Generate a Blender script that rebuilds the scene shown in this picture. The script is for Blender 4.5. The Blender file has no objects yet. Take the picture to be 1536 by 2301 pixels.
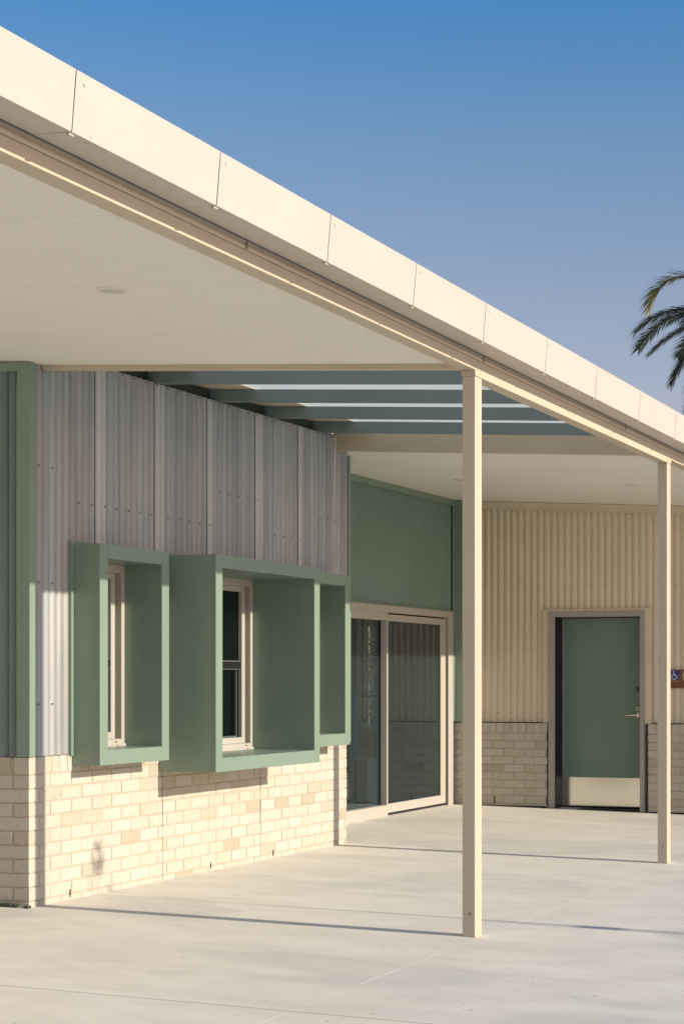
import bpy, bmesh, math, random
from mathutils import Vector, Matrix
random.seed(7)
R = math.radians
scn = bpy.context.scene
COL = scn.collection

# ------------------------------------------------------------------ helpers
class MB:
    """collects boxes, prisms, tubes and links them as ONE mesh object"""
    def __init__(s): s.v = []; s.f = []; s.t = []; s.cur = 0.5
    def face(s, pts):
        b = len(s.v); s.v += [tuple(p) for p in pts]; s.f.append(tuple(range(b, b+len(pts)))); s.t.append(s.cur)
    def hexa(s, p):
        b = len(s.v); s.v += [tuple(q) for q in p]
        for q in ((0,3,2,1),(4,5,6,7),(0,1,5,4),(1,2,6,5),(2,3,7,6),(3,0,4,7)):
            s.f.append(tuple(b+i for i in q)); s.t.append(s.cur)
    def box(s, x0, x1, y0, y1, z0, z1):
        s.hexa([(x0,y0,z0),(x1,y0,z0),(x1,y1,z0),(x0,y1,z0),(x0,y0,z1),(x1,y0,z1),(x1,y1,z1),(x0,y1,z1)])
    def slab(s, x0, x1, y0, y1, zb, zt):
        """box whose bottom / top follow functions of x"""
        s.hexa([(x0,y0,zb(x0)),(x1,y0,zb(x1)),(x1,y1,zb(x1)),(x0,y1,zb(x0)),(x0,y0,zt(x0)),(x1,y0,zt(x1)),(x1,y1,zt(x1)),(x0,y1,zt(x0))])
    def prism_y(s, prof, y0, y1):
        """profile of (x,z) points extruded along y"""
        n = len(prof); b = len(s.v)
        s.v += [(x, y0, z) for x, z in prof] + [(x, y1, z) for x, z in prof]
        for i in range(n):
            j = (i+1) % n; s.f.append((b+i, b+j, b+n+j, b+n+i)); s.t.append(s.cur)
        s.f.append(tuple(b+i for i in reversed(range(n)))); s.f.append(tuple(b+n+i for i in range(n))); s.t += [s.cur]*2
    def tube(s, pts, rad, n=10, cap=True):
        rings = []
        pts = [Vector(p) for p in pts]
        for i, p in enumerate(pts):
            d = (pts[min(i+1, len(pts)-1)] - pts[max(i-1, 0)]).normalized()
            a = d.cross(Vector((0,0,1)))
            if a.length < 1e-3: a = d.cross(Vector((0,1,0)))
            a.normalize(); c = d.cross(a); r = rad[i] if isinstance(rad, (list, tuple)) else rad
            b = len(s.v); rings.append(b)
            s.v += [tuple(p + (a*math.cos(2*math.pi*k/n) + c*math.sin(2*math.pi*k/n))*r) for k in range(n)]
        for i in range(len(rings)-1):
            for k in range(n):
                l = (k+1) % n
                s.f.append((rings[i]+k, rings[i]+l, rings[i+1]+l, rings[i+1]+k)); s.t.append(s.cur)
        if cap:
            s.f.append(tuple(rings[0]+k for k in reversed(range(n)))); s.f.append(tuple(rings[-1]+k for k in range(n))); s.t += [s.cur]*2
    def build(s, name, mat, parent=None, bevel=0, smooth=False, tint=False, recalc=True):
        me = bpy.data.meshes.new(name); me.from_pydata(s.v, [], s.f); me.update()
        if recalc:
            bm = bmesh.new(); bm.from_mesh(me); bmesh.ops.recalc_face_normals(bm, faces=bm.faces); bm.to_mesh(me); bm.free()
        if tint:
            at = me.attributes.new('tint', 'FLOAT', 'FACE')
            for i, t in enumerate(s.t): at.data[i].value = t
        if smooth:
            for p in me.polygons: p.use_smooth = True
        me.materials.append(mat)
        o = bpy.data.objects.new(name, me); COL.objects.link(o)
        if parent: o.parent = parent
        if bevel:
            m = o.modifiers.new('bevel', 'BEVEL'); m.width = bevel; m.segments = 2; m.limit_method = 'ANGLE'; m.angle_limit = R(40)
            m.harden_normals = False
        return o

def each(boxes, name, mt, parent=None, bevel=0):
    for b in boxes:
        w = MB(); w.box(*b); w.build(name, mt, parent, bevel)
def tag(o, label=None, cat=None, group=None, kind=None):
    if label: o['label'] = label
    if cat: o['category'] = cat
    if group: o['group'] = group
    if kind: o['kind'] = kind
    return o
def empty(name, label, cat, group=None):
    o = bpy.data.objects.new(name, None); o.empty_display_size = .2; COL.objects.link(o)
    return tag(o, label, cat, group)

def subtract(rects, ex):
    out = []
    for (a, b, c, d) in rects:
        if ex[0] >= b or ex[1] <= a or ex[2] >= d or ex[3] <= c: out.append((a,b,c,d)); continue
        if ex[0] > a: out.append((a, ex[0], c, d))
        if ex[1] < b: out.append((ex[1], b, c, d))
        m0, m1 = max(a, ex[0]), min(b, ex[1])
        if ex[2] > c: out.append((m0, m1, c, ex[2]))
        if ex[3] < d: out.append((m0, m1, ex[3], d))
    return out

# ------------------------------------------------------------------ materials
def mat(name):
    m = bpy.data.materials.new(name); m.use_nodes = True
    nt = m.node_tree; b = nt.nodes['Principled BSDF']
    return m, nt, b
def N(nt, t, **kw):
    n = nt.nodes.new(t)
    for k, v in kw.items():
        if k in n.inputs: n.inputs[k].default_value = v
        else: setattr(n, k, v)
    return n
def noise(nt, scale, detail=4, vec=None, rough=.55):
    n = N(nt, 'ShaderNodeTexNoise'); n.inputs['Scale'].default_value = scale; n.inputs['Detail'].default_value = detail
    n.inputs['Roughness'].default_value = rough
    if vec is not None: nt.links.new(vec, n.inputs['Vector'])
    return n.outputs['Fac']
def coords(nt, scale=(1,1,1)):
    t = N(nt, 'ShaderNodeTexCoord'); m = N(nt, 'ShaderNodeMapping'); m.inputs['Scale'].default_value = scale
    nt.links.new(t.outputs['Object'], m.inputs['Vector']); return m.outputs['Vector']
def ramp(nt, fac, stops):
    r = N(nt, 'ShaderNodeValToRGB'); e = r.color_ramp.elements
    while len(e) < len(stops): e.new(.5)
    for i, (p, c) in enumerate(stops):
        e[i].position = p; e[i].color = (*c, 1)
    nt.links.new(fac, r.inputs['Fac']); return r.outputs['Color']
def mix(nt, fac, a, b, mode='MIX'):
    m = N(nt, 'ShaderNodeMix', data_type='RGBA', blend_type=mode)
    for sock, v in ((m.inputs[0], fac), (m.inputs[6], a), (m.inputs[7], b)):
        if hasattr(v, 'is_linked'): nt.links.new(v, sock)
        elif isinstance(v, (int, float)): sock.default_value = v
        else: sock.default_value = (*v, 1)
    return m.outputs[2]
def bump(nt, b, h, strength=.2, dist=.01):
    n = N(nt, 'ShaderNodeBump'); n.inputs['Strength'].default_value = strength; n.inputs['Distance'].default_value = dist
    nt.links.new(h, n.inputs['Height']); nt.links.new(n.outputs['Normal'], b.inputs['Normal'])
def mulc(c, k): return tuple(min(1, x*k) for x in c)

def paint(name, c, rough=.45, var=.06, spec=.4, orange=.03):
    m, nt, b = mat(name)
    v = coords(nt)
    n1 = noise(nt, 1.7, 5, v); 
    c1 = ramp(nt, n1, [(.3, mulc(c, 1-var)), (.7, mulc(c, 1+var))])
    n2 = noise(nt, 38, 3, v)
    c2 = mix(nt, .06, c1, ramp(nt, n2, [(.35, mulc(c, .6)), (.6, c)]))
    nt.links.new(c2, b.inputs['Base Color'])
    rr = N(nt, 'ShaderNodeMapRange'); rr.inputs['To Min'].default_value = rough-.07; rr.inputs['To Max'].default_value = rough+.09
    nt.links.new(n1, rr.inputs['Value']); nt.links.new(rr.outputs[0], b.inputs['Roughness'])
    b.inputs['Specular IOR Level'].default_value = spec
    bump(nt, b, noise(nt, 5, 3, v), orange, .01)
    return m

CREAM = (.56, .475, .355)
M = {}
M['fascia'] = paint('cream_fascia_paint', (.535, .48, .41), .42, .02, .3)
M['cream'] = paint('cream_steel_paint', CREAM, .45, .03, .35)
M['beige'] = paint('beige_cladding_paint', (.72, .615, .46), .45, .04, .35)
M['soffit'] = paint('soffit_paint', (.815, .785, .71), .75, .015, .2, .01)
M['green'] = paint('sage_green_paint', (.208, .278, .218), .31, .025, .5, .004)
M['green_clad'] = paint('sage_green_cladding_paint', (.17, .25, .205), .5, .05, .4, 0)
M['green_door'] = paint('green_door_paint', (.195, .28, .225), .5, .05, .35)
M['batten'] = paint('blue_grey_steel_paint', (.18, .23, .232), .55, .05, .35)
M['alu'] = paint('pale_aluminium', (.465, .43, .375), .42, .03, .4)
M['grey_frame'] = paint('grey_door_frame_paint', (.40, .36, .31), .5, .05, .35)
M['black'] = paint('black_seal', (.012, .013, .014), .5, .1, .3)
M['dark_rail'] = paint('dark_sash_aluminium', (.10, .11, .11), .4, .05, .4)
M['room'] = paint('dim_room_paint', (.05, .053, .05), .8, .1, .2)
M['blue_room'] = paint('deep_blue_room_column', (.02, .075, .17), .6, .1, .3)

def metal_mat(name='weathered_corrugated_sheet', k=1):
    m, nt, b = mat(name)
    v = coords(nt, (1, 1, .004))
    st = noise(nt, 17, 8, v, .7)
    v2 = coords(nt, (1, 1.8, .12))
    bl = noise(nt, 1.6, 4, v2)
    c = ramp(nt, st, [(.33, (.225, .24, .242)), (.5, (.325, .342, .343)), (.67, (.405, .418, .416))])
    c = mix(nt, ramp(nt, bl, [(.48, (0,0,0)), (.70, (1,1,1))]), c, (.385, .355, .345))
    v3 = coords(nt, (1, 2.3, .2)); b3 = noise(nt, 2.3, 3, v3)
    c = mix(nt, ramp(nt, b3, [(.55, (0,0,0)), (.75, (1,1,1))]), c, (.25, .27, .265))
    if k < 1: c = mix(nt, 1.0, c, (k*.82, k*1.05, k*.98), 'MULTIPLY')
    nt.links.new(c, b.inputs['Base Color'])
    b.inputs['Metallic'].default_value = .15
    sp = noise(nt, 140, 3, coords(nt))
    rr = N(nt, 'ShaderNodeMapRange'); rr.inputs['To Min'].default_value = .36; rr.inputs['To Max'].default_value = .62
    nt.links.new(sp, rr.inputs['Value']); nt.links.new(rr.outputs[0], b.inputs['Roughness'])
    b.inputs['Specular IOR Level'].default_value = .55
    bump(nt, b, sp, .22, .004)
    return m
M['metal'] = metal_mat(); M['metal_dark_reflection'] = metal_mat('dark_reflection_corrugated_sheet', .55)  # second: same sheet, dark surroundings reflected on the end wall painted into its colour

def brick_mat():
    m, nt, b = mat('cream_brick')
    a = N(nt, 'ShaderNodeAttribute', attribute_name='tint')
    c = ramp(nt, a.outputs['Fac'], [(0, (.44, .385, .295)), (.22, (.49, .435, .345)), (.45, (.54, .48, .39)), (.75, (.57, .515, .43)), (1, (.595, .545, .47))])
    v = coords(nt)
    c = mix(nt, .35, c, ramp(nt, noise(nt, 26, 5, v, .7), [(.3, (.62, .57, .5)), (.7, (1, 1, 1))]), 'MULTIPLY')
    c = mix(nt, ramp(nt, noise(nt, 70, 2, v), [(.66, (0,0,0)), (.72, (1,1,1))]), c, (.44, .34, .22))
    nt.links.new(c, b.inputs['Base Color']); b.inputs['Roughness'].default_value = .9
    b.inputs['Specular IOR Level'].default_value = .15
    bump(nt, b, noise(nt, 60, 5, v, .7), .5, .006)
    return m
M['brick'] = brick_mat()
def mortar_mat():
    m, nt, b = mat('sandy_mortar')
    v = coords(nt)
    c = ramp(nt, noise(nt, 30, 5, v), [(.3, (.40, .34, .25)), (.7, (.485, .42, .32))])
    nt.links.new(c, b.inputs['Base Color']); b.inputs['Roughness'].default_value = .95
    bump(nt, b, noise(nt, 120, 3, v), .5, .004)
    return m
M['mortar'] = mortar_mat()

def concrete_mat():
    m, nt, b = mat('broom_finished_concrete')
    tc = N(nt, 'ShaderNodeTexCoord'); sep = N(nt, 'ShaderNodeSeparateXYZ'); nt.links.new(tc.outputs['Object'], sep.inputs[0])
    v = tc.outputs['Object']
    vs = coords(nt, (.7, 1.2, 1))
    big = noise(nt, .8, 6, vs, .6); mid = noise(nt, 3.5, 6, vs, .65); fine = noise(nt, 160, 3, v)
    c = ramp(nt, big, [(.32, (.65, .60, .525)), (.68, (.755, .70, .615))])
    c = mix(nt, .55, c, ramp(nt, mid, [(.3, (.61, .56, .49)), (.5, (.775, .715, .62)), (.72, (.83, .77, .675))]))
    # dry water marks
    wm = noise(nt, .55, 3, coords(nt, (.6, 1.2, 1)))
    c = mix(nt, ramp(nt, wm, [(.53, (0,0,0)), (.59, (.85,.85,.85)), (.68, (.25,.25,.25))]), c, (.55, .525, .48))
    c = mix(nt, .22, c, ramp(nt, fine, [(.35, (.42, .38, .32)), (.6, (.68, .63, .55))]))
    st2 = noise(nt, 1.9, 8, coords(nt, (.62, 1.25, 1)), .72)
    c = mix(nt, ramp(nt, st2, [(.46, (0,0,0)), (.66, (.85,.85,.85))]), c, (.62, .57, .50))
    st3 = noise(nt, 1.1, 5, coords(nt, (.5, 1.4, 1)), .6)
    c = mix(nt, ramp(nt, st3, [(.58, (0,0,0)), (.70, (.5,.5,.5))]), c, (.80, .755, .675))
    sp = noise(nt, 23, 2, v)
    c = mix(nt, ramp(nt, sp, [(.715, (0,0,0)), (.74, (.8,.8,.8))]), c, (.34, .31, .26))
    def line(out, pos, w):
        s = N(nt, 'ShaderNodeMath', operation='SUBTRACT'); nt.links.new(out, s.inputs[0]); s.inputs[1].default_value = pos
        a = N(nt, 'ShaderNodeMath', operation='ABSOLUTE'); nt.links.new(s.outputs[0], a.inputs[0])
        l = N(nt, 'ShaderNodeMath', operation='LESS_THAN'); nt.links.new(a.outputs[0], l.inputs[0]); l.inputs[1].default_value = w
        return l.outputs[0]
    br = noise(nt, 7, 4, v)
    k1 = N(nt, 'ShaderNodeMath', operation='MULTIPLY'); nt.links.new(line(sep.outputs['X'], -3.515, .007), k1.inputs[0])
    nt.links.new(ramp(nt, br, [(.35, (.05,.05,.05)), (.6, (.5,.5,.5))]), k1.inputs[1])
    c = mix(nt, k1.outputs[0], c, (.88, .83, .74))
    for pos in (7.32, 3.0, -1.4):
        c = mix(nt, line(sep.outputs['Y'], pos, .005), c, (.30, .27, .23))
    nt.links.new(c, b.inputs['Base Color']); b.inputs['Roughness'].default_value = .85
    b.inputs['Specular IOR Level'].default_value = .25
    bump(nt, b, noise(nt, 90, 4, coords(nt, (.25, 1, 1)), .6), .25, .004)
    return m
M['concrete'] = concrete_mat()

def glass_mat(name, tint, dust, ior=1.75):
    m, nt, b = mat(name); nt.nodes.remove(b); out = nt.nodes['Material Output']
    tr = N(nt, 'ShaderNodeBsdfTransparent'); tr.inputs['Color'].default_value = (*tint, 1)
    gl = N(nt, 'ShaderNodeBsdfGlossy'); gl.inputs['Roughness'].default_value = .0; gl.inputs['Color'].default_value = (.74, .89, 1, 1)
    df = N(nt, 'ShaderNodeBsdfDiffuse'); df.inputs['Color'].default_value = (.50, .60, .58, 1)
    fr = N(nt, 'ShaderNodeFresnel'); fr.inputs['IOR'].default_value = ior
    m0 = N(nt, 'ShaderNodeMixShader'); m0.inputs[0].default_value = dust
    nt.links.new(tr.outputs[0], m0.inputs[1]); nt.links.new(df.outputs[0], m0.inputs[2])
    ge = N(nt, 'ShaderNodeNewGeometry'); iv = N(nt, 'ShaderNodeMath', operation='SUBTRACT'); iv.inputs[0].default_value = 1; nt.links.new(ge.outputs['Backfacing'], iv.inputs[1])
    fm = N(nt, 'ShaderNodeMath', operation='MULTIPLY'); nt.links.new(fr.outputs[0], fm.inputs[0]); nt.links.new(iv.outputs[0], fm.inputs[1])
    m1 = N(nt, 'ShaderNodeMixShader'); nt.links.new(fm.outputs[0], m1.inputs[0])
    nt.links.new(m0.outputs[0], m1.inputs[1]); nt.links.new(gl.outputs[0], m1.inputs[2])
    nt.links.new(m1.outputs[0], out.inputs['Surface'])
    return m
M['glass'] = glass_mat('door_glass', (.55, .64, .68), .028, 1.95)
M['win_glass'] = glass_mat('window_glass', (.5, .55, .55), .004, 1.5)

def sheet_mat():
    m, nt, b = mat('translucent_roof_sheet'); nt.nodes.remove(b); out = nt.nodes['Material Output']
    t = N(nt, 'ShaderNodeBsdfTranslucent'); t.inputs['Color'].default_value = (.86, .86, .82, 1)
    d = N(nt, 'ShaderNodeBsdfDiffuse'); d.inputs['Color'].default_value = (.6, .62, .6, 1)
    mx = N(nt, 'ShaderNodeMixShader'); mx.inputs[0].default_value = .12
    nt.links.new(t.outputs[0], mx.inputs[1]); nt.links.new(d.outputs[0], mx.inputs[2]); nt.links.new(mx.outputs[0], out.inputs['Surface'])
    return m
M['sheet'] = sheet_mat()

def steel_mat():
    m, nt, b = mat('brushed_stainless_steel')
    v = coords(nt, (1, 1, 60)); n = noise(nt, 6, 4, v)
    nt.links.new(ramp(nt, n, [(.3, (.84, .81, .75)), (.7, (.90, .875, .82))]), b.inputs['Base Color'])
    b.inputs['Metallic'].default_value = .95; b.inputs['Roughness'].default_value = .16
    return m
M['steel'] = steel_mat()
def flat(name, c, rough=.5, metal=0):
    m, nt, b = mat(name); v = coords(nt)
    nt.links.new(ramp(nt, noise(nt, 20, 3, v), [(.3, mulc(c, .9)), (.7, mulc(c, 1.1))]), b.inputs['Base Color'])
    b.inputs['Roughness'].default_value = rough; b.inputs['Metallic'].default_value = metal
    return m
M['screw'] = flat('screw_head', (.10, .075, .07), .6, .3)
M['screw_cream'] = flat('cream_rivet', (.55, .49, .38), .5)
M['screw_beige'] = flat('beige_screw', (.30, .24, .16), .5)
M['sign_brown'] = flat('brown_sign_plate', (.20, .075, .03), .45)
M['sign_tan'] = flat('tan_sign_pictogram', (.46, .36, .24), .5)
M['sign_blue'] = flat('blue_sign_square', (.015, .045, .22), .4)
M['sign_white'] = flat('white_sign_symbol', (.75, .76, .78), .5)
M['bark'] = flat('palm_bark', (.16, .12, .085), .9)
M['lamp'] = flat('cream_downlight_trim', (.74, .69, .60), .6); M['diff'] = flat('downlight_lens', (.62, .585, .52), .4)
M['timber'] = flat('stake_timber', (.34, .24, .15), .85)

def leaf_mat(name, a, b_, trans=.25):
    m, nt, b = mat(name); v = coords(nt)
    c = ramp(nt, noise(nt, 2.2, 3, v), [(.35, a), (.65, b_)])
    nt.links.new(c, b.inputs['Base Color']); b.inputs['Roughness'].default_value = .5
    out = nt.nodes['Material Output']; t = N(nt, 'ShaderNodeBsdfTranslucent'); nt.links.new(c, t.inputs['Color'])
    mx = N(nt, 'ShaderNodeMixShader'); mx.inputs[0].default_value = trans
    nt.links.new(b.outputs[0], mx.inputs[1]); nt.links.new(t.outputs[0], mx.inputs[2]); nt.links.new(mx.outputs[0], out.inputs['Surface'])
    return m
M['frond'] = leaf_mat('palm_leaflet', (.016, .030, .012), (.04, .066, .022), .12)
M['frond_dry'] = leaf_mat('dry_palm_leaflet', (.26, .22, .08), (.42, .36, .14), .4)
M['leaf'] = leaf_mat('shrub_leaf', (.05, .085, .03), (.12, .15, .06), .3)

# ------------------------------------------------------------------ geometry constants (metres)
AX = -6.39      # face of the left wall (faces +X)
CX = -7.18      # face of the recessed entrance wall
BY = 19.13      # face of the rear brick wall
FY = 9.66       # front end of the left wall
AE = 14.48      # far end of the left wall
def ceil(x): return 3.329 - .055*(x - AX)
def floor(x): return -.0202*(x - AX) if x < 2 else -.0202*(2 - AX)

# ------------------------------------------------------------------ pavement
def pavement():
    xs = [-400, -60, -20, -12, -9, -7.18, -6.39, -5, -3, -1, 2, 8, 40, 400]
    ys = [-400, -60, -15, -5, 0, 5, 10, 15, 20, 60, 400]
    me = bpy.data.meshes.new('pavement')
    def z(x): return floor(max(x, -7.18))
    v = [(x, y, z(x)) for y in ys for x in xs]; n = len(xs)
    f = [(j*n+i, j*n+i+1, (j+1)*n+i+1, (j+1)*n+i) for j in range(len(ys)-1) for i in range(n-1)]
    me.from_pydata(v, [], f); me.materials.append(M['concrete'])
    o = bpy.data.objects.new('pavement', me); COL.objects.link(o)
    tag(o, 'pale broom-finished concrete paving across the whole forecourt', 'pavement', kind='structure')
pavement()

# ------------------------------------------------------------------ building
bld = empty('building', 'single-storey building with cream brick base, corrugated walls and green window hoods', 'building')
ROOT = bld

def bricks(name, place, u0, u1, ztop, zbot, excl=(), joints=(), pitch=.242, phase=0, lo=0, hi=0):
    """place(u, n, z) -> world point; n = outwards distance from the brick face"""
    br = MB(); mo = MB(); cs = .0857; g = .010
    segs = []; e = [u0, *joints, u1]
    for i in range(len(e)-1):
        segs.append((e[i] + (.003 if i else 0), e[i+1] - (.003 if i < len(e)-2 else 0)))
    def hexa(mb, a, b, c, d, n0, n1):
        p = [(a,n0,c),(b,n0,c),(b,n1,c),(a,n1,c),(a,n0,d),(b,n0,d),(b,n1,d),(a,n1,d)]
        mb.hexa([place(*q) for q in p])
    for (a, b) in segs:
        rects = []
        z = ztop - .112; row = 0
        u = a
        while u < b - .02:                              # soldier course on top
            w = min(.0857, b-u); rects.append((u, u+w-(g if u+w < b else 0), z+g, ztop)); u += w
        while z > zbot:
            zl = max(z - cs + g, zbot); ra = a + (lo if row % 2 and a == u0 else 0); rb = b + (hi if row % 2 and b == u1 else 0)
            off = phase + (0 if row % 2 else .5)*pitch
            k = math.floor((ra - off)/pitch); u = off + k*pitch
            while u < rb:
                s, t = max(u, ra), min(u+pitch-g, rb)
                if t - s > .018 and z - zl > .008: rects.append((s, t, zl, z))
                u += pitch
            z -= cs; row += 1
        mr = [(a+(.006 if a == u0 else 0), b-(.006 if b == u1 else 0), zbot, ztop-.004)]
        for ex in excl: rects = subtract(rects, ex); mr = subtract(mr, ex)
        for (s, t, c, d) in rects:
            if t-s < .012 or d-c < .01: continue
            r = random.random()
            br.cur = .08 + random.random()*.2 if r < .045 else (.32 + random.random()*.25 if r < .16 else .6 + random.random()*.4)
            j = random.uniform(-.0016, .0016)
            hexa(br, s, t, c, d, -.108, j)
        for (s, t, c, d) in mr: hexa(mo, s, t, c, d, -.118, -.0040)
    o = br.build(name, M['brick'], ROOT, bevel=.0035, tint=True)
    m2 = mo.build('mortar', M['mortar'], o)
    return o

# hoods: (Y0, Y1, front X, z0, z1)
HOODS = [(10.137, 11.010, -6.185, .850, 2.248), (11.234, 12.912, -5.949, .760, 2.245), (13.160, 14.030, -6.190, .855, 2.247)]
ex = [(h[0], h[1], h[3], h[4]) for h in HOODS]
b1 = bricks('brick_wall', lambda u, n, z: (AX+n, u, z), FY, AE-.065, .915, -.06, ex, (11.287, 12.787), lo=.111, phase=FY+.116)
b2 = bricks('brick_wall', lambda u, n, z: (u, FY-n, z), -12.0, AX-.1105, .915, -.06, phase=AX+.0105, hi=.1105)
b3 = bricks('brick_wall', lambda u, n, z: (u, BY-n, z), -7.205, -6.118, .916, -.06, phase=.045)
b4 = bricks('brick_wall', lambda u, n, z: (u, BY-n, z), -4.985, 2.0, .916, -.2, phase=.09)
# end of the left wall returning to the entrance
b5 = bricks('brick_wall', lambda u, n, z: (u, AE-.065+n, z), CX, AX-.102, .915, -.06)
each([(-6.49, -6.3927, 11.2842, 11.2898, -.05, .75), (-6.49, -6.3927, 12.7842, 12.7898, -.05, .75)], 'control_joint', M['black'], b1)
# white mortar smear and lit reveal at the end of the rear brick wall, weep slots
each([(AX-.02, AX+.0035, y, y+.009, .015, .065) for y in (10.11, 11.98, 13.0)], 'weep_slot', M['black'], b1)
each([(-6.72, -6.708, BY-.0035, BY+.02, .035, .11)], 'weep_slot', M['black'], b3)
each([(-4.5, -4.488, BY-.0035, BY+.02, .035, .11)], 'weep_slot', M['black'], b4)
# moss strip at the foot of the front brick
w = MB()
for i in range(60):
    x = -6.40 - random.random()*1.2; w.box(x, x+.02+random.random()*.05, FY-.012-random.random()*.03, FY-.003, -.012, .006+random.random()*.022)
w.build('moss', flat('dark_moss', (.07, .075, .055), .95), b2)['kind'] = 'stuff'
# dark gap at the foot of the rear wall
each([(-7.17, -6.12, BY-.006, BY-.002, -.01, .014)], 'base_gap', M['black'], b3); each([(-4.98, 2.0, BY-.006, BY-.002, -.2, -.018)], 'base_gap', M['black'], b4)

# structural wall behind the cladding
w = MB()
for (a, b, c, d) in [r for r in (lambda rs: rs)(subtract(subtract(subtract([(FY+.12, AE-.10, -.05, 3.50)], ex[0]), ex[1]), ex[2]))]:
    w.box(-6.60, AX-.122, a, b, c, d)
w.box(-12, -6.60, FY+.12, FY+.25, -.05, 3.5)
w.box(CX+.02, -6.60, AE-.28, AE-.17, .9, 3.5)
w.box(CX-.12, CX-.03, AE-.17, BY+.3, 2.17, 3.6)
w.box(-7.30, -6.16, BY+.13, BY+.4, -.05, 3.6); w.box(-4.96, 2.0, BY+.13, BY+.4, -.2, 3.2); w.box(-6.16, -4.96, BY+.13, BY+.4, 2.2, 3.6)
w.build('wall_core', M['room'], ROOT)

def corr(mb, place, u0, u1, z0, z1, pitch=.0762, amp=.0105, spp=12, bulge=0.0):
    """ribbed sheet, rounded crests and tight valleys; place(u, n, z); z0 / z1 numbers or functions of u"""
    st = pitch/spp; k0 = math.floor(u0/st)+1; us = [u0]
    while k0*st < u1-1e-6:
        if k0*st - us[-1] > 1e-5: us.append(k0*st)
        k0 += 1
    us.append(u1); b = len(mb.v); n = len(us)-1
    for u in us:
        h = amp*(2*abs(math.sin(math.pi*u/pitch))**.75 - 1.2) + bulge
        a = z0(u) if callable(z0) else z0; c = z1(u) if callable(z1) else z1
        mb.v += [tuple(place(u, h, a)), tuple(place(u, h, c))]
    for i in range(n):
        mb.f.append((b+2*i, b+2*i+2, b+2*i+3, b+2*i+1)); mb.t.append(.5)
def placeA(u, n, z): return (AX-.012+n, u, z)
cl = MB(); zt = 3.431
for (a, b, c) in ((FY+.055, HOODS[0][0]-.02, .918), (HOODS[0][0]-.02, HOODS[0][1]+.02, 2.235), (HOODS[0][1]+.02, HOODS[1][0]-.01, .918),
                  (HOODS[1][0]-.01, HOODS[1][1]+.01, 2.232), (HOODS[1][1]+.01, HOODS[2][0]-.01, .918), (HOODS[2][0]-.01, HOODS[2][1]+.01, 2.234),
                  (HOODS[2][1]+.01, AE-.045, .918)):
    top = zt if b < 14.21 else zt
    corr(cl, placeA, a, b, c, top)
silver = cl.build('silver_cladding', M['metal'], ROOT, recalc=False)
tag(silver, 'weathered silver corrugated sheeting above the brick')
LAPS = []
for y0, y1 in ((10.419, 10.539), (11.18, 11.308), (11.928, 12.037), (12.697, 12.825), (13.453, 13.569)):
    zb = 2.25 if any(h[0] < (y0+y1)/2 < h[1] for h in HOODS) else .92
    lp = MB(); corr(lp, placeA, y0, y1, zb, zt-.004, bulge=.005); LAPS.append(lp)
def lap_mat():
    m, nt, b = mat('lapped_sheet_edge')
    c = ramp(nt, noise(nt, 9, 6, coords(nt, (1, 1, .01)), .65), [(.3, (.42, .415, .41)), (.7, (.51, .505, .495))])
    nt.links.new(c, b.inputs['Base Color']); b.inputs['Roughness'].default_value = .45; b.inputs['Metallic'].default_value = .1
    return m
M['lap'] = lap_mat()
for lp in LAPS: lp.build('lap_strip', M['lap'], silver, recalc=False)
def absorb(dst, src):
    n = len(dst.data.materials); bm = bmesh.new(); bm.from_mesh(dst.data); k = len(bm.faces); bm.from_mesh(src.data); bm.faces.ensure_lookup_table()
    for f in bm.faces[k:]: f.material_index = n
    bm.to_mesh(dst.data); bm.free(); dst.data.materials.append(src.data.materials[0]); me = src.data; bpy.data.objects.remove(src); bpy.data.meshes.remove(me)
def screw_rows(name, pts, axis, mt, parent, r=.0052, d=.006):
    w = MB()
    for p in pts:
        p = Vector(p); q = p + Vector(axis)*d
        w.tube([p, q], [r, r*.75], 8)
    absorb(parent, w.build(name, mt, parent))
pts = []
def srow(z, ya, yb, step=.1524):
    y = math.ceil(ya/.0762)*.0762 + .019
    while y < yb:
        if not any(h[0]-.03 < y < h[1]+.03 and z < 2.26 for h in HOODS): pts.append((AX-.006, y, z))
        y += step
srow(2.708, 9.70, 10.06); srow(2.52, 10.15, 11.28); srow(2.516, 11.28, 12.10); srow(2.766, 12.06, 12.75); srow(2.518, 12.98, 13.55); srow(2.72, 13.8, 14.4)
srow(1.99, 9.70, 10.06); srow(3.415, 9.8, 14.4); srow(1.24, 9.7, 10.06)
screw_rows('screw_row', pts, (1,0,0), M['screw'], silver)
# dark ledge at the head of the silver wall, seen between the roof battens
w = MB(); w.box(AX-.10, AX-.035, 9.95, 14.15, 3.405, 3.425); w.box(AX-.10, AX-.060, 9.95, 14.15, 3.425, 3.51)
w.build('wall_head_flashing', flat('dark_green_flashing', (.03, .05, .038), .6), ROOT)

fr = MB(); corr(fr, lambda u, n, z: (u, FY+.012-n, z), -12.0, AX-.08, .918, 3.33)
tag(fr.build('silver_cladding', M['metal_dark_reflection'], ROOT, recalc=False), 'silver corrugated sheeting on the front end wall')
w = MB()
w.box(AX-.078, AX+.012, FY-.012, FY-.004, .918, 3.327); w.box(AX+.004, AX+.012, FY-.004, FY+.050, .918, 3.327); w.box(AX-.084, AX-.078, FY-.010, FY+.012, .918, 3.20)
w.build('corner_trim', M['green'], ROOT, bevel=.0015)
w = MB(); w.box(-12, AX-.0785, FY-.013, FY+.010, 3.275, 3.332); w.build('head_trim', M['green'], ROOT, bevel=.0015)
# end trim of the left wall
w = MB(); w.box(AX-.05, AX+.010, AE-.042, AE, .86, 3.30); w.box(CX, AX-.052, AE-.050, AE-.004, .918, 3.37)
w.build('corner_trim', M['green'], ROOT, bevel=.002)

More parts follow.
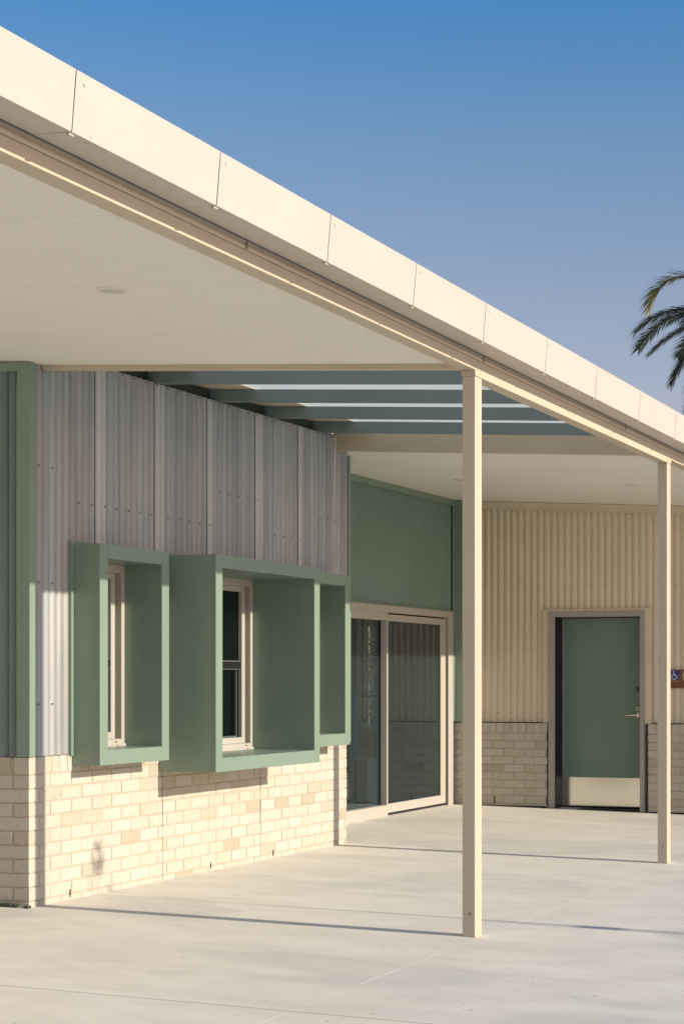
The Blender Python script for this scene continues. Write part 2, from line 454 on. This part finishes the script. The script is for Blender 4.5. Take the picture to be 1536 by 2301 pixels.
# ---- window hoods
def hood(i, h):
    y0, y1, xf, z0, z1 = h; t = .0935; xb = -6.52; k = .030
    s = MB()
    s.box(xb, xf-k, y0, y0+t, z0, z1); s.box(xb, xf-k, y1-t, y1, z0, z1)
    s.box(xb, xf-k, y0+t, y1-t, z1-.088, z1); s.box(xb, xf-k, y0+t, y1-t, z0, z0+t)
    o = s.build('window_hood', M['green'], ROOT)
    o['label'] = ('narrow sage green window hood near the building corner', 'wide deep sage green window hood', 'narrow sage green window hood beside the glass door')[i]
    e = .0015; q = MB(); a = xf-k+.0012
    q.box(a, xf, y0-e, y0+t, z0-e, z1+e); q.box(a, xf, y1-t, y1+e, z0-e, z1+e)
    q.box(a, xf, y0+t+.0002, y1-t-.0002, z1-.088, z1+e); q.box(a, xf, y0+t+.0002, y1-t-.0002, z0-e, z0+t)
    q.build('face_frame', M['green'], o, bevel=.002)
    q = MB(); f = .034                                           # flange against the wall
    q.box(AX-.004, AX+.016, y0-f, y0-.001, z0+.06 if i != 1 else .92, z1+.02); q.box(AX-.004, AX+.014, y1+.001, y1+f*.6, .92, z1+.02)
    q.box(AX-.004, AX+.015, y0-.0005, y1+.0005, z1+.001, z1+.020)
    q.build('flange', M['green'], o)
    q = MB()                                                      # pop rivets along the hood sides and flange
    for z in [z0+.12+n_*(z1-z0-.24)/4 for n_ in range(5)]:
        q.tube([(xf-k-.05, y0+.001, z), (xf-k-.05, y0-.003, z)], [.005, .003], 8); q.tube([(AX+.015, y0-f*.5, z), (AX+.0185, y0-f*.5, z)], [.005, .003], 8)
    absorb(o, q.build('rivet', M['green'], None))
    # window unit inside the hood
    Y0, Y1, Z0, Z1 = y0+t, y1-t, z0+t, z1-.088; xw = -6.47
    q = MB(); j = .042
    q.box(xw-.09, xw, Y1-j, Y1-.001, Z0, Z1); q.box(xw-.09, xw, Y0+.001, Y0+j, Z0, Z1)
    q.box(xw-.09, xw-.0005, Y0+j, Y1-j, Z1-.055, Z1-.001); q.box(xw-.09, xw-.0005, Y0+j, Y1-j, Z0+.001, Z0+.05)
    q.box(xw, xw+.012, Y0+.002, Y1-.002, Z0+.001, Z0+.02)
    q.build('window_frame', M['alu'], o, bevel=.0015)
    q = MB(); xs = xw-.028; a, b, c, d = Y0+j+.004, Y1-j-.038, Z0+.051, Z1-.056; sw = .05
    q.box(xs-.03, xs, b-sw, b, c, d); q.box(xs-.03, xs, a, a+sw, c, d); q.box(xs-.03, xs-.0005, a+sw, b-sw, d-.04, d); q.box(xs-.03, xs-.0005, a+sw, b-sw, c, c+.045)
    q.build('sash', M['alu'], o, bevel=.0015)
    q = MB(); q.box(xs-.055, xs-.032, b+.002, b+.036, c, d); q.build('sash_channel', M['grey_frame'], o)
    q = MB(); zm = 1.50
    q.box(xs-.022, xs-.010, a+sw, b-sw-.003, zm+.026, zm+.036); q.box(xs-.022, xs-.012, a+sw, b-sw, zm-.034, zm-.028)
    q.box(xs-.024, xs-.010, b-sw-.075, b-sw-.062, c+.06, zm-.043); q.box(xs-.024, xs-.008, a+sw, b-sw-.062, c+.046, c+.060)
    rl = q.build('sash_rail', M['dark_rail'], o)
    q = MB(); q.box(xs-.024, xs-.014, a+sw, b-sw, zm-.0275, zm+.0255); q.build('rail_infill', M['black'], o)
    q = MB(); q.box(xs-.040, xs-.034, a+.01, b-.01, c+.01, d-.01); q.build('window_pane', M['win_glass'], o)
    q = MB()                                                      # latch screws on the sill
    q.box(xw+.0005, xw+.006, Y1-.12, Y1-.108, Z0+.028, Z0+.036); q.box(xw+.0125, xw+.016, Y1-.12, Y1-.108, Z0+.006, Z0+.012)
    absorb(o, q.build('latch', M['dark_rail'], o))
for i, h in enumerate(HOODS): hood(i, h)

# ---- entrance wall: green cladding above the sliding glass door
g = MB(); corr(g, lambda u, n, z: (CX-.010+n, u, z), AE-.05, 19.05, 2.150, 3.335, amp=.0105)
gc = tag(g.build('green_cladding', M['green_clad'], ROOT, recalc=False), 'green corrugated sheeting above the sliding glass door')
w = MB(); w.box(CX-.006, CX+.012, AE, 19.06, 3.306, 3.374); w.box(CX-.002, CX+.016, AE, 19.06, 2.138, 2.150)
w.build('head_trim', M['green'], ROOT, bevel=.0015)
w = MB(); w.box(CX-.004, CX+.014, 19.0605, BY-.001, .93, 3.372); w.box(CX+.0145, CX+.115, BY-.022, BY+.005, .925, 3.36)
w.build('corner_trim', M['green'], ROOT, bevel=.0015)
screw_rows('screw_row', [(CX-.004, 14.6+k*.1524, z) for k in range(29) for z in (2.27,)], (1,0,0), M['green'], gc)

# sliding door: fixed pane (left), sliding sash (right)
fr = MB(); x0, x1 = CX-.10, CX+.012
fr.box(x0, x1, 18.905, 19.055, floor(CX)-.02, 2.136); fr.box(x0, x1, AE+.001, AE+.06, floor(CX)-.02, 2.136)
fr.box(x0, x1-.0005, AE+.061, 18.9045, 2.066, 2.136)
fr.box(x0, x1-.001, AE+.061, 17.196, 1.985, 2.0655); fr.box(x0, x1-.001, AE+.061, 17.196, floor(CX)-.02, .128)
fr.box(x0, x1-.0015, 17.166, 17.196, .1285, 1.9845); fr.box(x0, x1-.04, 17.2005, 18.9045, floor(CX)-.02, .022)
sd = fr.build('sliding_door', M['alu'], ROOT, bevel=.002); sd['label'] = 'sliding glass door in a pale aluminium frame'
w = MB(); w.box(CX+.0005, CX+.0125, 18.985, 19.05, .02, 2.06)
s = MB(); xa, xb = CX-.052, CX-.006
s.box(xa, xb, 17.2055, 17.236, .045, 2.050); s.box(xa, xb, 18.72, 18.865, .045, 2.050); s.box(xa, xb-.0005, 17.2365, 18.7195, 1.983, 2.050); s.box(xa, xb-.0005, 17.2365, 18.7195, .045, .135)
s.build('sliding_sash', M['alu'], sd, bevel=.002)
q = MB(); q.box(CX-.030, CX-.024, 17.2325, 18.7245, .13, 1.988); q.build('glass_pane', M['glass'], sd)
q = MB(); q.box(CX-.070, CX-.064, AE+.055, 17.171, .122, 1.99); q.build('glass_pane', M['glass'], sd)
q = MB(); q.box(CX-.032, CX-.022, 18.7085, 18.7195, .136, 1.982); q.box(CX-.075, CX-.055, 17.140, 17.1655, .129, 1.984); q.box(CX-.05, CX-.01, 17.2105, 18.9, .024, .044)
q.box(CX-.05, CX-.03, 17.21, 18.90, 2.0505, 2.0655)
q.build('seal', M['black'], sd)

# ---- rear wing: beige cladding, door
PB = BY+.055
def placeB(u, n, z): return (u, PB-n, z)
def trimz(x): return ceil(x) - .092
c = MB()
corr(c, placeB, CX+.07, -6.165, .925, lambda u: ceil(u)-.03, amp=.0095); corr(c, placeB, -6.165, -4.958, 2.140, lambda u: ceil(u)-.03, amp=.0085)
corr(c, placeB, -4.958, 2.0, .925, lambda u: ceil(u)-.03, amp=.0085)
bc = tag(c.build('beige_cladding', M['beige'], ROOT, recalc=False), 'beige corrugated sheeting on the rear wing')
w = MB(); w.slab(CX+.0755, 2.0, PB-.030, PB-.010, trimz, lambda x: ceil(x)-.004); w.slab(CX+.0755, 2.0, PB-.036, PB-.0305, trimz, lambda x: trimz(x)+.012)
w.build('head_trim', M['beige'], ROOT)
pts = []
for z in (2.985, 2.40, 1.70, 1.03):
    k = 0
    for i in range(-48, 10):
        x = i*.1524 + .019
        if x < CX+.08 or (-6.19 < x < -4.93 and z < 2.15) or z > ceil(x)-.12: continue
        pts.append((x, PB-.008, z))
screw_rows('screw_row', pts, (0,-1,0), M['screw_beige'], bc, .006, .007)
w = MB()                                                          # flashing round the door
w.box(-6.172, -6.104, PB-.022, PB-.004, .918, 2.150); w.box(-5.028, -4.955, PB-.022, PB-.004, .918, 2.150); w.box(-6.104, -5.028, PB-.022, PB-.004, 2.123, 2.150)
w.box(-6.178, -4.95, PB-.030, PB-.0225, 2.143, 2.153)
w.build('door_flashing', M['beige'], ROOT, bevel=.001)
w = MB(); RB = BY+.30
w.box(-6.103, -6.030, PB-.040, RB+.04, floor(-6)-.03, 2.122); w.box(-5.080, -5.029, PB-.040, RB+.04, floor(-5)-.03, 2.122); w.box(-6.030, -5.080, PB-.040, RB+.04, 2.070, 2.122)
df = w.build('door_frame', M['grey_frame'], ROOT, bevel=.002)
w = MB(); w.box(-6.0299, -6.022, PB-.028, RB-.03, -.02, 2.069); w.box(-6.022, -5.081, RB-.02, RB-.012, 2.060, 2.0695); w.box(-6.022, -5.081, PB-.03, RB-.05, -.045, -.012); w.box(-6.022, -5.0815, RB-.010, RB+.034, -.05, .0055)
w.build('door_seal', M['black'], df)
w = MB(); w.box(-6.018, -5.083, RB-.008, RB+.036, .006, 2.060)
dr = w.build('door', M['green_door'], ROOT, bevel=.003); dr['label'] = 'plain sage green door with a metal kick plate'
w = MB(); w.box(-6.010, -5.087, RB-.0115, RB-.0085, .012, .322); w.build('kick_plate', M['steel'], dr)
w = MB(); w.box(-6.0175, -6.0105, RB-.0125, RB-.0085, .33, 2.055); w.build('edge_strip', M['grey_frame'], dr)
def rose(mb, x, z, r, d, y=RB-.008):
    mb.tube([(x, y, z), (x, y-d*.7, z), (x, y-d, z)], [r, r, r*.8], 20)
w = MB(); rose(w, -5.175, 1.008, .027, .012); w.tube([(-5.175, RB-.02, 1.006), (-5.175, RB-.062, 1.006)], .010, 12)
w.tube([(-5.165, RB-.062, 1.006), (-5.22, RB-.064, 1.006), (-5.295, RB-.060, 1.003)], [.0105, .0095, .008], 12)
w.build('door_handle', M['steel'], dr, smooth=False)
w = MB(); rose(w, -5.176, 1.078, .026, .018); w.build('lock_cylinder', M['steel'], dr)
w = MB(); rose(w, -5.176, 1.078, .009, .004, RB-.026); w.build('keyhole', M['black'], dr)
w = MB(); w.box(-5.198, -5.156, RB-.020, RB-.008, 1.262, 1.312); rose(w, -5.175, 1.278, .010, .01, RB-.02); w.build('latch_guard', M['dark_rail'], dr, bevel=.006)

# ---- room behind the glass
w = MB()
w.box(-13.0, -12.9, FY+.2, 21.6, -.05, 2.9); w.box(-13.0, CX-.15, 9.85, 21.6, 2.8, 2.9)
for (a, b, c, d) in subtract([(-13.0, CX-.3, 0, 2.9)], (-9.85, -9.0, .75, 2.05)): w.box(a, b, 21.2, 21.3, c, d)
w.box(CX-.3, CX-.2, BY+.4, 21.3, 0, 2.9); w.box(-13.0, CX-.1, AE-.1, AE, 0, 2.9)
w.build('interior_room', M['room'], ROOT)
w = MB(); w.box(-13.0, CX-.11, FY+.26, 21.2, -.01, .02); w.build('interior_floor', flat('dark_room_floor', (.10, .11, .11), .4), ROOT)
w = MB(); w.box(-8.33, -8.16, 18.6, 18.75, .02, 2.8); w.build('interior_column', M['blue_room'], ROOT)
w = MB()
for z in (1.17, 1.62): w.box(-9.85, -9.0, 21.22, 21.27, z, z+.03)
for x in (-9.60, -9.25): w.box(x, x+.03, 21.225, 21.265, .75, 2.05)
w.build('rear_window_bars', M['dark_rail'], ROOT)
w = MB(); w.box(-8.1, -7.7, 17.9, 18.3, .02, .55); w.build('interior_bench', flat('grey_bench', (.10, .105, .11), .6), ROOT)

# ------------------------------------------------------------------ canopy
can = empty('verandah_canopy', 'cream steel verandah canopy on two square posts with a long sloping fascia', 'canopy')
ROOT = can
XB = -3.54; PY = (9.76, 14.18); PW, PD = .0785, .1105
# posts
for k, py in enumerate(PY):
    w = MB(); zt_ = 3.097
    w.box(XB-PW, XB, py, py+PD, floor(XB)-.002, zt_)
    po = w.build('post', M['cream'], can, bevel=.005)
    po['label'] = ('near cream steel post', 'far cream steel post')[k]
    w = MB(); w.box(XB-PW-.004, XB+.003, py-.004, py+PD+.003, zt_+.0005, zt_+.0335); w.build('post_cap', M['cream'], po, bevel=.003)
    w = MB(); w.tube([(XB-PW*.45, py-.004, .075), (XB-PW*.45, py+.002, .075)], .0055, 10); w.build('bolt', M['screw'], po)
    w = MB(); w.box(XB-PW-.006, XB+.004, py-.006, py+PD+.006, floor(XB)-.01, floor(XB)+.0035); w.build('base_plate', M['cream'], po)
# edge beam: shallow beside the soffits, deeper across the open bay
def beam(y0, y1, zb, wd):
    w = MB(); w.box(XB-wd, XB, y0, y1, zb, 3.1895); return w.build('edge_beam', M['cream'], can, bevel=.004)
beam(-6, PY[0]+PD-.002, 3.131, .088); beam(PY[0]+PD+.0, PY[1]-.001, 3.098, .088); beam(PY[1]+.001, 26, 3.131, .088)
# ridged gutter angle between beam and fascia
w = MB()
w.prism_y([(XB-.05, 3.190), (XB+.005, 3.190), (XB+.010, 3.198), (XB+.010, 3.205), (XB+.003, 3.207), (XB+.003, 3.213), (XB+.012, 3.215), (XB+.012, 3.226), (XB-.05, 3.232)], -6, 26)
w.build('gutter_angle', M['cream'], can)
w = MB()
w.prism_y([(XB-.05, 3.233), (XB-.012, 3.233), (XB-.012, 3.352), (XB-.05, 3.352)], -6, 26)
w.build('gutter_upstand', M['beige'], can)
each([(XB-.03, XB+.0165, y, y+.006, 3.1905, 3.2325) for y in (6.93, 9.865, 12.9)], 'gutter_joint', M['screw_beige'], can)
# fascia panels
js = [-6.0, -3.8, -2.78, -1.76, -.74, .28, 1.28, 2.28, 3.30, 4.31, 5.327, 6.345, 7.367, 8.372, 9.384, 10.47, 11.53, 12.62, 13.68, 14.74, 15.8, 16.86, 17.92, 18.98, 20.04, 21.1, 22.2]
XF = -3.36; ZF = 3.2145; HF = .206
for i in range(len(js)-1):
    a, b = js[i]+.0035, js[i+1]-.002
    w = MB(); tl = .020
    prof = [(XF, ZF), (XF+tl, ZF+HF), (XF+tl-.03, ZF+HF+.004), (XF+tl-.03, ZF+HF-.012), (XF+.016, ZF+HF-.015), (XF+.0005, ZF+.0035), (XB+.030, ZF+.0095), (XB+.030, ZF+.006)]
    w.prism_y(prof, a, b)
    p = w.build('fascia_panel', M['fascia'], can, bevel=.002)
    w = MB(); w.tube([(XF+.0165, a+.05, ZF+.172), (XF+.0195, a+.05, ZF+.172)], .008, 10); w.build('fixing_screw', M['screw_cream'], p)
    w = MB()
    if i % 5 == (js.index(5.327) % 5):
        for k in range(6): w.tube([(XF+.001+.0028*k, a+.115, ZF+.014+.032*k), (XF+.0035+.0028*k, a+.115, ZF+.014+.032*k)], .0036, 8)
        for k in range(5): w.tube([(XF-.02-.024*k, a+.115, ZF-.0005+.0024*k), (XF-.02-.024*k, a+.115, ZF-.003+.0024*k)], .0036, 8)
    if w.v: absorb(p, w.build('rivet_row', M['screw_cream'], p))
    w = MB(); w.box(XF-.020, XF-.008, a-.004, a+.026, ZF-.0075, ZF+.0004); w.build('joint_lug', M['screw_cream'], p)
w = MB(); w.prism_y([(XF-.003, ZF+.0055), (XF+.012, ZF+HF-.014), (XF-.02, ZF+HF-.012), (XB+.02, ZF+.06), (XB+.02, ZF+.013)], -6, 22.2)
w.build('gutter_trough', flat('dark_gutter_inside', (.10, .075, .045), .8), can)
# soffits with panel joints, header beams
w = MB()
e = [-6.0] + [6.233-1.265*k for k in range(7, -1, -1)] + [7.50, 8.765, 9.80]
e = sorted(x for x in e if x <= 9.80)
for a, b in zip(e[:-1], e[1:]): w.slab(-12, XB-.0885, a+.0015, b-.0015, ceil, lambda x: ceil(x)+.012)
so = w.build('soffit', M['soffit'], can); so['label'] = 'pale flat soffit left of the near post'
w = MB(); w.slab(-12, XB-.0885, -6, 9.80, lambda x: ceil(x)+.0125, lambda x: ceil(x)+.13); w.build('roof_deck', M['beige'], can)
w = MB()
for a, b in zip((14.27, 15.5, 16.76, 18.03), (15.5, 16.76, 18.03, BY+.1)): w.slab(-12, XB-.0885, a+.0015, b-.0015, ceil, lambda x: ceil(x)+.012)
so = w.build('soffit', M['soffit'], can); so['label'] = 'pale flat soffit beyond the far post'
w = MB(); w.slab(-12, XB-.0885, 14.27, 21.4, lambda x: ceil(x)+.0125, lambda x: ceil(x)+.13); w.build('roof_deck', M['beige'], can)
w = MB(); w.slab(-12, AX+.30, 9.861, 14.199, lambda x: ceil(x)+.188, lambda x: ceil(x)+.24); w.build('roof_deck', M['beige'], can)
w = MB(); w.slab(AX+.0, XB-.089, 9.801, 9.86, lambda x: ceil(x)-.030, lambda x: ceil(x)+.185); w.build('header_beam', M['cream'], can, bevel=.003)
w = MB(); w.slab(AX-.03, XB-.089, 14.20, 14.268, lambda x: ceil(x)-.016, lambda x: ceil(x)+.185); w.build('header_beam', M['cream'], can, bevel=.003)
# battens and translucent roofing over the open bay
def bb(x): return 3.268 + .055*(XB-x)
for y in (11.19, 12.08, 12.97, 13.86):
    w = MB(); w.slab(AX-.075, XB-.09, y, y+.05, bb, lambda x: bb(x)+.092)
    w.build('roof_batten', M['batten'], can, bevel=.003)
w = MB(); w.slab(AX+.301, XB+.05, 9.861, 14.199, lambda x: bb(x)+.094, lambda x: bb(x)+.100)
w.build('skylight_sheet', M['sheet'], can)

# ------------------------------------------------------------------ small things
def downlight(x, y, label):
    w = MB(); z = ceil(x); n = 28
    w.tube([(x, y, z+.004), (x, y, z-.006), (x, y, z-.008)], [.075, .075, .066], n)
    o = w.build('downlight', M['lamp'])
    o['label'] = label; o['category'] = 'ceiling light'; o['group'] = 'recessed lights in the soffits'
    w = MB(); w.tube([(x, y, z-.0082), (x, y, z-.0095)], [.056, .05], n); w.build('diffuser', M['diff'], o)
downlight(-4.576, 7.606, 'round flush downlight in the soffit left of the near post')
downlight(-4.565, 16.93, 'round flush downlight in the far soffit beside the far post')
downlight(-6.22, 16.75, 'round flush downlight in the far soffit, half hidden behind the near post')

# accessible sign on the rear wall
sg = empty('wall_sign', 'brown sign with blue wheelchair square on the beige wall behind the far post', 'sign')
sy = PB-.014; w = MB(); w.box(-4.765, -4.505, sy-.008, sy, 1.298, 1.494); w.build('sign_plate', M['sign_brown'], sg, bevel=.003)
w = MB(); w.box(-4.757, -4.655, sy-.0105, sy-.0085, 1.388, 1.486); w.build('blue_square', M['sign_blue'], sg)
w = MB(); cx_, cz_ = -4.706, 1.418; yy = sy-.0118
def dot(mb, x, z, r): mb.tube([(x, yy+.001, z), (x, yy-.0012, z)], r, 14)
dot(w, -4.716, 1.474, .0085)
def stroke(mb, pts, r=.0042): mb.tube([(x, yy, z) for x, z in pts], r, 8)
stroke(w, [(-4.715, 1.462), (-4.711, 1.434), (-4.688, 1.434), (-4.676, 1.408), (-4.667, 1.411)])
stroke(w, [(-4.713, 1.450), (-4.692, 1.450)], .0034)
stroke(w, [(cx_-.004+.026*math.cos(t), cz_-.001+.024*math.sin(t)) for t in [R(115)+R(215)*i/14 for i in range(15)]])
w.build('wheelchair_symbol', M['sign_white'], sg)
w = MB(); dot(w, -4.600, 1.470, .012)
w.box(-4.614, -4.586, yy-.001, yy+.002, 1.415, 1.455); w.box(-4.612, -4.602, yy-.001, yy+.002, 1.374, 1.4145); w.box(-4.598, -4.588, yy-.001, yy+.002, 1.374, 1.4145)
w.box(-4.622, -4.6155, yy-.001, yy+.002, 1.412, 1.452); w.box(-4.5845, -4.578, yy-.001, yy+.002, 1.412, 1.452)
w.build('person_pictogram', M['sign_tan'], sg)
w = MB()
for k in range(9): w.box(-4.752+.011*k, -4.745+.011*k, yy-.0005, yy+.002, 1.368, 1.378)
absorb(bpy.data.objects['sign_plate'], w.build('sign_text', M['sign_tan'], sg))

# ------------------------------------------------------------------ palm
palm = empty('palm_tree', 'tall palm tree with dark drooping fronds behind the roof', 'palm tree')
pc = Vector((-12.80, 59.1, 13.3)); palm.location = (0, 0, 0)
w = MB(); w.tube([(pc.x+.2, pc.y, -.2), (pc.x+.12, pc.y, 4), (pc.x+.03, pc.y, 9), (pc.x, pc.y, pc.z-.3), (pc.x, pc.y, pc.z+.2)], [.42, .34, .30, .36, .22], 16)
w.build('trunk', M['bark'], palm)
def frond(az, el, L, droop, mt=None, dry_from=2.0, twist=0, dens=84):
    h = Vector((math.cos(az), math.sin(az), 0)); up = Vector((0, 0, 1)); side = h.cross(up)
    pts = []; p = pc.copy(); n = 24; ang = el
    for i in range(n+1):
        pts.append(p.copy()); t = i/n
        p = p + (h*math.cos(ang) + up*math.sin(ang))*(L/n); ang -= droop*(.4+1.2*t)/n
    w = MB(); w.tube(pts, [.045*(1-i/n)**.8+.008 for i in range(n+1)], 6)
    w2 = MB()
    for sgn in (-1, 1):
        for k in range(dens):
            t = .14 + .86*(k+random.random()*.5)/dens; f = min(t*n, n-.001); i = int(f); q = pts[i].lerp(pts[i+1], f-i)
            d = (pts[i+1]-pts[i]).normalized(); nrm = d.cross(side).normalized()
            if nrm.z < 0: nrm = -nrm
            ll = (.8+.4*random.random())*(.66*math.sin(math.pi*min(1, .12+t*.83))**.7+.08)*L/3.0
            lean = .9 + .5*t
            v = (side*sgn*math.cos(.25+twist) + nrm*.28 + d*lean + Vector((random.uniform(-.14,.14), random.uniform(-.14,.14), -.12-.2*random.random()))).normalized()
            wd = d*(.024*L/3)
            tip = q + v*ll + Vector((0,0,-.10*ll)); midp = q + v*ll*.5
            (w2 if t > dry_from else w).face([q-wd, midp-wd*1.2, tip, midp+wd*1.2, q+wd])
    o = w.build('frond', mt or M['frond'], palm, recalc=False)
    if dry_from < 1: w2.build('dry_tip', M['frond_dry'], o, recalc=False)
left = math.pi + R(-20)      # towards the left of the photograph
FR = [(left+R(4), R(64), 4.0, R(160), .5), (left-R(3), R(14), 3.9, R(72), 2), (left+R(13), R(17), 3.35, R(66), 2), (left-R(22), R(-6), 3.0, R(40), 2), (left+R(20), R(-13), 2.9, R(34), 2),
      (left+R(8), R(-36), 3.0, R(34), 2), (left-R(14), R(-55), 3.7, R(24), 2), (left+R(2), R(-64), 3.9, R(18), 2)]
for i in range(22):
    a = left + R(92) + R(176)*i/21 + random.uniform(-.1, .1); FR.append((a, R(random.choice((50, 34, 12, -10, -38))+random.uniform(-8, 8)), random.uniform(3.0, 3.7), R(random.uniform(45, 95)), 2))
for a in FR: frond(a[0], a[1], a[2], a[3], None, a[4])

# ------------------------------------------------------------------ greenery seen through the room
def leafball(mb, c, r, n, size):
    for _ in range(n):
        d = Vector((random.gauss(0,1), random.gauss(0,1), random.gauss(0,1))).normalized()*random.random()**.45
        p = Vector(c) + Vector((d.x*r[0], d.y*r[1], d.z*r[2]))
        a = Vector((random.gauss(0,1), random.gauss(0,1), random.gauss(0,1))).normalized(); b = a.orthogonal().normalized()
        s_ = size*(.6+.8*random.random()); mb.face([p-a*s_, p+b*s_*.4, p+a*s_, p-b*s_*.4])
sh = empty('shrub', 'leafy shrub seen through the glass door and the room behind it', 'shrub')
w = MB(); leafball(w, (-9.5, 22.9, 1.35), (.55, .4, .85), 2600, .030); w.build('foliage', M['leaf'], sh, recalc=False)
w = MB()
for k in range(5): w.tube([(-9.5+.1*k-.2, 22.9, 0), (-9.5+.25*k-.5, 22.9, 1.6)], [.02, .01], 6)
w.build('stem', M['bark'], sh)

fe = empty('garden_fence', 'dark timber fence behind the shrub, seen through the glass door', 'fence')
w = MB()
for k in range(34): w.box(-13+.2*k, -13+.2*k+.17, 25.2, 25.22, .05, 3.3)
w.build('palings', flat('dark_fence_timber', (.045, .05, .04), .9), fe)
w = MB()
for z in (.5, 2.6): w.box(-13.05, -6.2, 25.221, 25.27, z, z+.09)
w.build('rail', M['timber'], fe)

# sapling with a stake, just out of frame: its thin shadow crosses the paving
yt = empty('young_tree', 'slender staked young tree on the paving right of the canopy', 'tree')
tx, ty = .5, 10.525; z0 = floor(tx)
w = MB(); w.tube([(tx, ty, z0), (tx+.01, ty+.005, 1.2), (tx-.01, ty, 2.2), (tx, ty+.01, 3.12)], [.014, .012, .010, .005], 8)
for (zb, dx, dy, dz) in ((2.5, .05, .16, .3), (2.7, .0, -.13, .28), (2.9, -.04, .09, .2)): w.tube([(tx, ty, zb), (tx+dx, ty+dy, zb+dz)], [.006, .003], 6)
w.build('trunk', M['bark'], yt)
w = MB(); leafball(w, (tx, ty+.01, 3.03), (.08, .09, .13), 46, .032); leafball(w, (tx+.04, ty+.16, 2.84), (.05, .05, .06), 10, .03); w.build('foliage', M['leaf'], yt, recalc=False)
w = MB(); w.tube([(tx+.05, ty-.055, z0), (tx+.05, ty-.05, 1.75)], .011, 8); w.build('stake', M['timber'], yt)
w = MB(); w.box(tx-.02, tx+.07, ty-.07, ty+.03, 1.335, 1.425); w.build('tie', M['black'], yt)

# ------------------------------------------------------------------ light
EL, AZ = R(22.2), R(.7)          # sun low, almost square to the left wall
sd_ = Vector((math.cos(EL)*math.cos(AZ), math.cos(EL)*math.sin(AZ), math.sin(EL)))
l = bpy.data.lights.new('sun', 'SUN'); l.energy = 3.5; l.angle = R(.53); l.color = (1, .90, .745)
lo = bpy.data.objects.new('sun', l); COL.objects.link(lo); lo.rotation_euler = (-sd_).to_track_quat('-Z', 'Y').to_euler(); lo.location = (20, 10, 15)
wd = bpy.data.worlds.new('World'); scn.world = wd; wd.use_nodes = True
nt = wd.node_tree; bg = nt.nodes['Background']
sk = nt.nodes.new('ShaderNodeTexSky'); sk.sky_type = 'NISHITA'; sk.sun_disc = False
sk.sun_elevation = EL; sk.sun_rotation = R(90) - AZ; sk.altitude = 0; sk.air_density = 1.15; sk.dust_density = .3; sk.ozone_density = 5.0
tc = nt.nodes.new('ShaderNodeTexCoord'); sz = nt.nodes.new('ShaderNodeSeparateXYZ'); nt.links.new(tc.outputs['Generated'], sz.inputs[0])
tone = ramp(nt, sz.outputs['Z'], [(0, (1.7, 1.04, .84)), (.12, (1.6, 1.0, .86)), (.206, (1.41, .98, .877)), (.28, (1.05, .99, .95)), (.345, (.53, .92, 1.085)), (1, (.5, .92, 1.1))])   # hazier low sky, deeper blue above
nt.links.new(mix(nt, 1.0, sk.outputs[0], tone, 'MULTIPLY'), bg.inputs['Color']); bg.inputs['Strength'].default_value = .088

# ------------------------------------------------------------------ camera
cam = bpy.data.cameras.new('camera'); co = bpy.data.objects.new('camera', cam); COL.objects.link(co)
co.location = (0, 0, 1.392); co.rotation_euler = (R(90), 0, R(19.94))
cam.sensor_fit = 'HORIZONTAL'; cam.sensor_width = 36; cam.lens = 36*4158/1536
cam.shift_x = (768-1067)/1536; cam.shift_y = (1527-1150.5)/1536; cam.clip_end = 2000; cam.clip_start = .1
scn.camera = co
scn.cycles.diffuse_bounces = 8
scn.view_settings.view_transform = 'Standard'; scn.view_settings.look = 'None'; scn.view_settings.gamma = 1; scn.view_settings.exposure = .62
